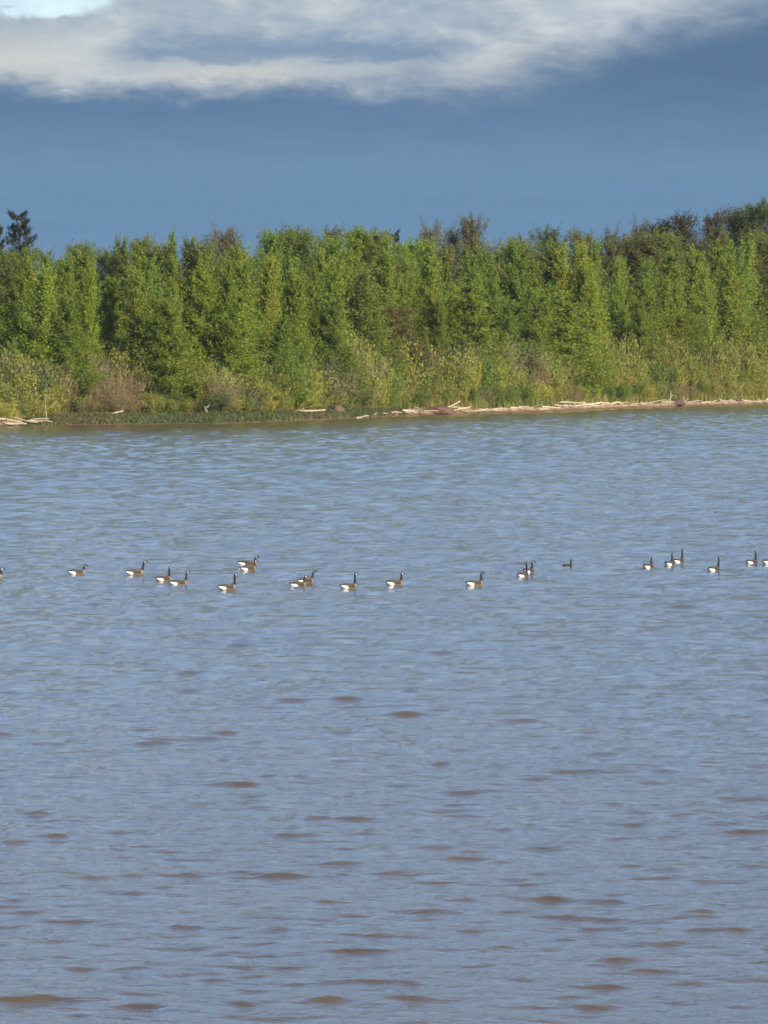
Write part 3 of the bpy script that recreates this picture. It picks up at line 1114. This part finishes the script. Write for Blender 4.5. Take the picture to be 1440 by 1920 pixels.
lay_log(836, 1.0, 1, 1.0, 0.3, -0.25, 0.45, 1.1, 'arched pale branch resting over the reddish root mound', rs=rl)


# reddish mounds of roots and washed up bark
def mound(px, s, w, h, tone, label, seed):
    rs = np.random.default_rng(seed)
    g = Geo()
    nu, nv = 18, 8
    u = np.linspace(0, 2 * np.pi, nu, endpoint=False)
    vv = np.linspace(0, 1, nv)
    P = []
    for v in vv:
        rr = np.cos(v * np.pi / 2) ** 0.8
        for a in u:
            k_ = 1 + 0.16 * math.sin(3 * a + seed) + 0.1 * rs.normal()
            P.append((math.cos(a) * rr * w * k_, math.sin(a) * rr * w * 0.6 * k_, math.sin(v * np.pi / 2) * h * (1 + 0.08 * rs.normal())))
    f = [(i * nu + j, i * nu + (j + 1) % nu, (i + 1) * nu + (j + 1) % nu, (i + 1) * nu + j) for i in range(nv - 1) for j in range(nu)]
    g.add(P, f)
    for q in range(16):
        a = rs.uniform(0, 6.28)
        p0 = np.array([math.cos(a) * w * 0.8, math.sin(a) * w * 0.45, h * rs.uniform(0.1, 0.7)])
        p1 = p0 + rs.normal(size=3) * np.array([0.6, 0.3, 0.12])
        p2 = p1 + rs.normal(size=3) * np.array([0.5, 0.3, 0.2])
        g.tube(np.array([p0, p1, p2]), [0.06, 0.05, 0.02], 5)
    X, Y, z = spot(px, s)
    me = g.mesh('root_mound', [M_ROOT], True)
    o = obj('root_mound', me, None, (X, Y, z - 0.1))
    o.rotation_euler = (0, 0, 0.4)
    o.color = tone
    return tag(o, label, 'root mound', 'root mounds at the water line')


M_ROOT, t_, out_ = new_mat('wet_roots')
p_ = principled(t_, out_, 0.75, 0.25)
oi_ = t_.new('ShaderNodeObjectInfo')
tc_ = t_.new('ShaderNodeTexCoord')
nn_ = t_.noise(tc_.outputs['Object'], 6.0, 5, 0.65)
t_.link(t_.mix(nn_, t_.mix(1.0, oi_.outputs['Color'], (0.5, 0.5, 0.5, 1), 'MULTIPLY'), t_.mix(1.0, oi_.outputs['Color'], (1.7, 1.6, 1.5, 1), 'MULTIPLY')), p_.inputs['Base Color'])
bb_ = t_.new('ShaderNodeBump')
bb_.inputs['Distance'].default_value = 0.08
t_.link(nn_, bb_.inputs['Height'])
t_.link(bb_.outputs[0], p_.inputs['Normal'])
mound(822, 0.7, 1.5, 0.75, (0.105, 0.062, 0.045, 1), 'reddish root mound humped at the water among pale driftwood', 3)
mound(1268, 0.8, 1.2, 0.7, (0.09, 0.05, 0.04, 1), 'dark tangled drift heap at the water under pale logs', 5)
mound(632, 8.0, 0.9, 1.0, (0.11, 0.075, 0.045, 1), 'brown clump of dead roots standing on the sedge flat', 7)


# standing snags, sticks and the forked stump
def snag(px, s, h, forks, lean, r, label, seed, name='snag'):
    rs = np.random.default_rng(seed)
    g = Geo()
    t = np.linspace(0, 1, 7)[:, None]
    p = np.array([lean[0], lean[1], 1.0]) * h * t + rs.normal(size=(7, 3)) * 0.04 * h * t
    g.tube(p, r * (1 - 0.6 * t[:, 0]), 7)
    for q in range(forks):
        i = int(rs.integers(2, 5))
        sg = -1 if q % 2 else 1
        d = np.array([sg * rs.uniform(0.5, 0.9), rs.normal() * 0.3, rs.uniform(0.5, 1.0)])
        l2 = h * rs.uniform(0.3, 0.5)
        g.tube(np.array([p[i], p[i] + d * l2 * 0.5, p[i] + d * l2 + np.array([0, 0, 0.1 * l2])]), [r * 0.65, r * 0.5, r * 0.2], 6)
    X, Y, z = spot(px, s)
    o = obj(name, g.mesh(name, [M_WOOD], True), None, (X, Y, z - 0.05))
    o.color = (0.85, 0.83, 0.8, 1)
    return tag(o, label, 'snag', 'bare snags along the shore')


snag(303, 15.6, 4.9, 0, (0.02, 0), 0.085, 'bleached upright stick standing clear of the shrubs left of centre', 1)
snag(88, 2.4, 2.4, 1, (-0.06, 0), 0.06, 'thin upright snag at the left end of the sedge bank', 2)
snag(163, 12.0, 2.2, 3, (-0.08, 0), 0.06, 'small forked snag with raised arms behind the sedge bank', 3)
snag(296, 11.0, 1.2, 1, (-0.9, 0), 0.075, 'short leaning pale stub behind the sedge under green shrubs', 4)
snag(390, 10.4, 1.0, 3, (-0.3, 0), 0.10, 'white forked stump standing on the back of the sedge flat', 5, 'forked_stump')
snag(890, 2.6, 1.9, 0, (-0.5, 0), 0.08, 'thin white stick leaning left above the driftwood near the root mound', 6)
snag(1256, 1.4, 1.5, 1, (0.05, 0), 0.12, 'dark stub rising left of the tangled drift heap', 8)
snag(1390, 2.6, 2.2, 1, (-0.4, 0), 0.07, 'slender pale stick leaning in the shrubs near the right edge', 9)
snag(957, 4.0, 3.4, 1, (0.03, 0), 0.07, 'thin pale stem upright in shrubs right of the leaning white stick', 10)

# ------------------------------------------------------------------ geese
BLACK = np.array([0.012, 0.011, 0.011])
WHITE = np.array([0.86, 0.84, 0.80])
GB = np.array([0.052, 0.039, 0.028])
GF = np.array([0.080, 0.060, 0.042])
GP = np.array([0.19, 0.15, 0.11])


def catmull(P, n):
    P = np.asarray(P, float)
    Q = np.vstack([2 * P[0] - P[1], P, 2 * P[-1] - P[-2]])
    out = []
    for i in range(1, len(Q) - 2):
        for t in np.linspace(0, 1, n, endpoint=False):
            a, b, c, d = Q[i - 1], Q[i], Q[i + 1], Q[i + 2]
            out.append(0.5 * (2 * b + (c - a) * t + (2 * a - 5 * b + 4 * c - d) * t * t + (3 * b - a - 3 * c + d) * t ** 3))
    out.append(P[-1])
    return np.array(out)


def make_goose(name, nh, lean, turn, dark, label, loc, yaw, sc):
    """nh: height of the head, lean: forward shift of the head, turn: head turn (radians), all metres"""
    hx = 0.285 + lean
    c, s_ = math.cos(turn), math.sin(turn)
    sp = [  # x, y, z, half width, half height, zone (0 body .. 1 neck .. 2 head)
        (-0.455, 0, 0.150, 0.030, 0.007, 0), (-0.40, 0, 0.142, 0.052, 0.016, 0), (-0.33, 0, 0.120, 0.082, 0.045, 0), (-0.25, 0, 0.098, 0.115, 0.080, 0),
        (-0.13, 0, 0.080, 0.148, 0.112, 0), (0.0, 0, 0.072, 0.162, 0.128, 0), (0.12, 0, 0.078, 0.150, 0.126, 0), (0.205, 0, 0.105, 0.115, 0.105, 0.2),
        (0.262, 0, 0.165, 0.070, 0.072, 0.6), (0.278 + lean * 0.25, 0, 0.235, 0.043, 0.046, 1), (0.280 + lean * 0.6, 0, 0.235 + (nh - 0.235) * 0.5, 0.033, 0.034, 1),
        (hx - 0.010, 0, nh - 0.030, 0.031, 0.032, 1.2), (hx + 0.012 * c, 0.012 * s_, nh + 0.006, 0.035, 0.036, 2), (hx + 0.048 * c, 0.048 * s_, nh + 0.012, 0.034, 0.034, 2),
        (hx + 0.082 * c, 0.082 * s_, nh + 0.002, 0.022, 0.021, 2), (hx + 0.098 * c, 0.098 * s_, nh - 0.003, 0.010, 0.011, 2)]
    K = catmull(sp, 4)
    ctr = K[:, :3]
    T = np.gradient(ctr, axis=0)
    T /= np.linalg.norm(T, axis=1)[:, None]
    sides = 16
    a = np.linspace(0, 2 * np.pi, sides, endpoint=False)
    SD = np.cross(np.array([0, 0, 1.0]), T)
    SD[np.linalg.norm(SD, axis=1) < 0.25] = (0, 1, 0)
    for i in range(1, len(SD)):
        SD[i] = SD[i] / np.linalg.norm(SD[i])
        if SD[i] @ SD[i - 1] < 0:
            SD[i] = -SD[i]
        SD[i] = SD[i - 1] * 0.4 + SD[i] * 0.6
        SD[i] /= np.linalg.norm(SD[i])
    UP = np.cross(T, SD)
    UP /= np.linalg.norm(UP, axis=1)[:, None]
    V = ctr[:, None] + np.cos(a)[None, :, None] * SD[:, None] * K[:, 3][:, None, None] + np.sin(a)[None, :, None] * UP[:, None] * K[:, 4][:, None, None]
    n = len(K)
    cols = np.zeros((n, sides, 3))
    for i in range(n):
        z_ = K[i, 5]
        x_ = K[i, 0]
        for j in range(sides):
            sn, cs = math.sin(a[j]), abs(math.cos(a[j]))
            if z_ < 0.5:
                if x_ < -0.40:
                    col = BLACK if sn > -0.3 else WHITE
                elif x_ < -0.19:
                    col = WHITE if sn < 0.5 else BLACK * 2
                elif x_ > 0.15:
                    col = GP if sn < 0.75 else GF
                else:
                    col = GB if sn > 0.5 else (GF if sn > -0.25 else GP)
            elif z_ < 0.85:
                col = GP if K[i, 2] < 0.17 else BLACK
            elif z_ < 1.55:
                col = BLACK
            else:
                d = math.hypot(K[i, 0] - hx, K[i, 1])
                col = WHITE if (d < 0.036 and cs > 0.35 and sn < 0.25) else BLACK
            if dark:
                col = col * 0.22 if col is not WHITE else GB * 0.5
            cols[i, j] = col
    Vv = V.reshape(-1, 3)
    f = [(i * sides + j, i * sides + (j + 1) % sides, (i + 1) * sides + (j + 1) % sides, (i + 1) * sides + j) for i in range(n - 1) for j in range(sides)]
    for b in (0, (n - 1) * sides):
        for j in range(1, sides - 2, 2):
            f.append((b, b + j, b + j + 1, b + j + 2) if b else (b, b + j + 2, b + j + 1, b + j))
    me = mesh_np(name, Vv, f, [M_BIRD], True)
    color_attr(me, cols.reshape(-1, 3))
    root = obj(name, me, None, loc)
    root.rotation_euler = (0, 0, yaw)
    root.scale = (sc, sc, sc)
    tag(root, label, 'goose', 'geese swimming in a line')
    # folded wings
    for sgn in (-1, 1):
        wp = catmull([(0.165, sgn * 0.100, 0.130, 0.012, 0.030), (0.10, sgn * 0.135, 0.130, 0.026, 0.068), (-0.02, sgn * 0.140, 0.135, 0.032, 0.078),
                      (-0.16, sgn * 0.112, 0.150, 0.028, 0.058), (-0.29, sgn * 0.066, 0.166, 0.018, 0.030), (-0.385, sgn * 0.026, 0.172, 0.010, 0.012), (-0.43, sgn * 0.008, 0.172, 0.003, 0.004)], 4)
        g = Geo()
        ss = 10
        aa = np.linspace(0, 2 * np.pi, ss, endpoint=False)
        P = wp[:, None, :3] + np.stack([np.zeros((len(wp), ss)), np.cos(aa)[None] * wp[:, 3:4], np.sin(aa)[None] * wp[:, 4:5]], -1)
        ff = [(i * ss + j, i * ss + (j + 1) % ss, (i + 1) * ss + (j + 1) % ss, (i + 1) * ss + j) for i in range(len(wp) - 1) for j in range(ss)]
        ff += [(0, 2, 1, 0 + 9)]
        wm = mesh_np('wing', P.reshape(-1, 3), ff, [M_BIRD], True)
        wc = np.zeros((len(wp), ss, 3))
        for i in range(len(wp)):
            band = GB * (1.25 if i % 3 == 0 else 0.85)
            wc[i, :] = band if wp[i, 0] > -0.27 else BLACK * 1.6
            if dark:
                wc[i, :] = BLACK * 1.8
        color_attr(wm, wc.reshape(-1, 3))
        obj('wing', wm, root)
    # bill and eyes
    g = Geo()
    b0 = np.array([hx + 0.088 * c, 0.088 * s_, nh + 0.001])
    dv = np.array([c, s_, -0.18])
    g.tube(np.array([b0, b0 + dv * 0.03, b0 + dv * 0.055, b0 + dv * 0.066]), [0.017, 0.014, 0.011, 0.004], 8)
    bm = g.mesh('bill', [M_BIRD], True)
    color_attr(bm, np.tile(BLACK, (len(bm.vertices), 1)))
    obj('bill', bm, root)
    for sgn in (-1, 1):
        g = Geo()
        e0 = np.array([hx + 0.055 * c - sgn * 0.028 * s_, 0.055 * s_ + sgn * 0.028 * c, nh + 0.020])
        od = np.array([-sgn * s_, sgn * c, 0.1])
        g.tube(np.array([e0, e0 + od * 0.004, e0 + od * 0.007]), [0.006, 0.005, 0.002], 6)
        em = g.mesh('eye', [M_BIRD], True)
        color_attr(em, np.tile(BLACK * 0.7, (len(em.vertices), 1)))
        obj('eye', em, root)
    return root


# px of the white rump, px of the neck, photo row of the waterline, row of the head top, lean, head turn, dark
geese = [
    (-30, 2, 1086, 1066, 0.00, 0.0, 0, 'goose almost out of frame at the left edge, only head and neck showing'),
    (133, 157, 1077, 1057, 0.02, -0.9, 0, 'goose swimming alone near the left edge, white cheek turned to the viewer'),
    (240, 268, 1077, 1050, 0.06, -0.2, 0, 'greyish goose with forward tilted neck, third from the left edge'),
    (297, 317, 1090, 1062, 0.02, 0.0, 0, 'goose half hidden behind the closest companion, rear of a pair left of centre'),
    (323, 349, 1096, 1069, 0.03, 0.0, 0, 'brown flanked goose with upright neck, front of a pair left of centre'),
    (414, 440, 1106, 1072, 0.02, 0.0, 0, 'low floating goose with the tallest straight neck, nearest of the flock'),
    (451, 479, 1060, 1043, 0.02, -0.6, 0, 'grey backed goose, upper one of an overlapping pair behind the tallest necked goose'),
    (455, 477, 1070, 1049, 0.03, -0.4, 0, 'goose with large white rump, lower one of the overlapping pair'),
    (548, 571, 1100, 1077, 0.03, -0.2, 0, 'goose with lowered neck in front, left one of the tangled pair near the middle'),
    (562, 586, 1094, 1069, 0.08, -1.1, 0, 'goose with white cheek shown, right one of the tangled pair near the middle'),
    (643, 666, 1103, 1073, 0.01, 0.0, 0, 'goose with long bright white rump, left of two well spaced middle geese'),
    (729, 753, 1097, 1072, 0.00, 0.0, 0, 'goose with brown flank and vertical neck, right of two well spaced middle geese'),
    (879, 903, 1098, 1071, 0.00, -1.0, 0, 'pale goose alone right of centre with white cheek turned to the viewer'),
    (973, 988, 1082, 1052, 0.01, 0.0, 0, 'black looking goose in front of a bunched pair right of centre'),
    (984, 998, 1074, 1050, 0.04, -1.0, 0, 'goose behind the bunched pair right of centre, white cheek showing'),
    (1058, 1071, 1063, 1047, 0.00, 0.0, 1, 'small all dark bird with thin neck, without a white rump'),
    (1209, 1222, 1066, 1044, 0.04, 0.0, 0, 'goose with round white rump, first right of the small all dark bird'),
    (1250, 1261, 1061, 1037, 0.01, 0.0, 0, 'goose on the lower left of a close pair right of the small dark bird'),
    (1265, 1280, 1055, 1027, 0.02, 0.0, 0, 'goose with highest head, upper right of a close pair'),
    (1330, 1348, 1071, 1043, 0.06, 0.0, 0, 'goose with curved forward neck between the close pair and the right edge'),
    (1402, 1418, 1057, 1031, 0.02, 0.0, 0, 'goose with cocked tail, second from the right edge'),
    (1433, 1452, 1058, 1034, 0.02, 0.0, 0, 'goose cut by the right edge, only its white rump and back showing'),
]
rg = random.Random(3)
for (p0, p1, yw, yh, lean, turn, dark, lb) in geese:
    X, Y = on_water((p0 + p1) / 2, yw)
    m_px = F / Y
    # white rump sits at x=-0.29, neck at x=0.285: their spacing in the picture gives the heading
    want = (p1 - p0) / m_px / (0.575 + lean * 0.6)
    sc = 1.0 if want < 0.95 else min(1.15, want / 0.92)
    if dark:
        sc = 0.72
    yaw = math.acos(max(0.35, min(0.94, want / sc)))
    h, ddx, ddy = waves(np.array([X]), np.array([Y]))
    nh = (yw - yh) / m_px / sc
    nh = max(0.34, min(0.52, nh - 0.03))
    make_goose('goose', nh, lean, turn, dark, lb, (X, Y, float(h[0]) * 0.6 - 0.04), yaw, sc)

# ------------------------------------------------------------------ the air over the lake
xs, y0_, y1_, zb, zt_ = 9500.0, -9500.0, 13500.0, -3.0, 34.0
hv = [(x, y, z) for z in (zb, zt_) for x, y in ((-xs, y0_), (xs, y0_), (xs, y1_), (-xs, y1_))]
hf = [(0, 3, 2, 1), (4, 5, 6, 7), (0, 1, 5, 4), (1, 2, 6, 5), (2, 3, 7, 6), (3, 0, 4, 7)]
hm = bpy.data.materials.new('haze')
hm.use_nodes = True
ht = NT(hm.node_tree)
ho = ht.new('ShaderNodeOutputMaterial')
hp = ht.new('ShaderNodeVolumePrincipled')
hp.inputs['Color'].default_value = (0.86, 0.92, 1.0, 1)
hp.inputs['Density'].default_value = 0.000032
ht.link(hp.outputs[0], ho.inputs['Volume'])
tag(obj('haze', mesh_np('haze', hv, hf, [hm])), kind='stuff')
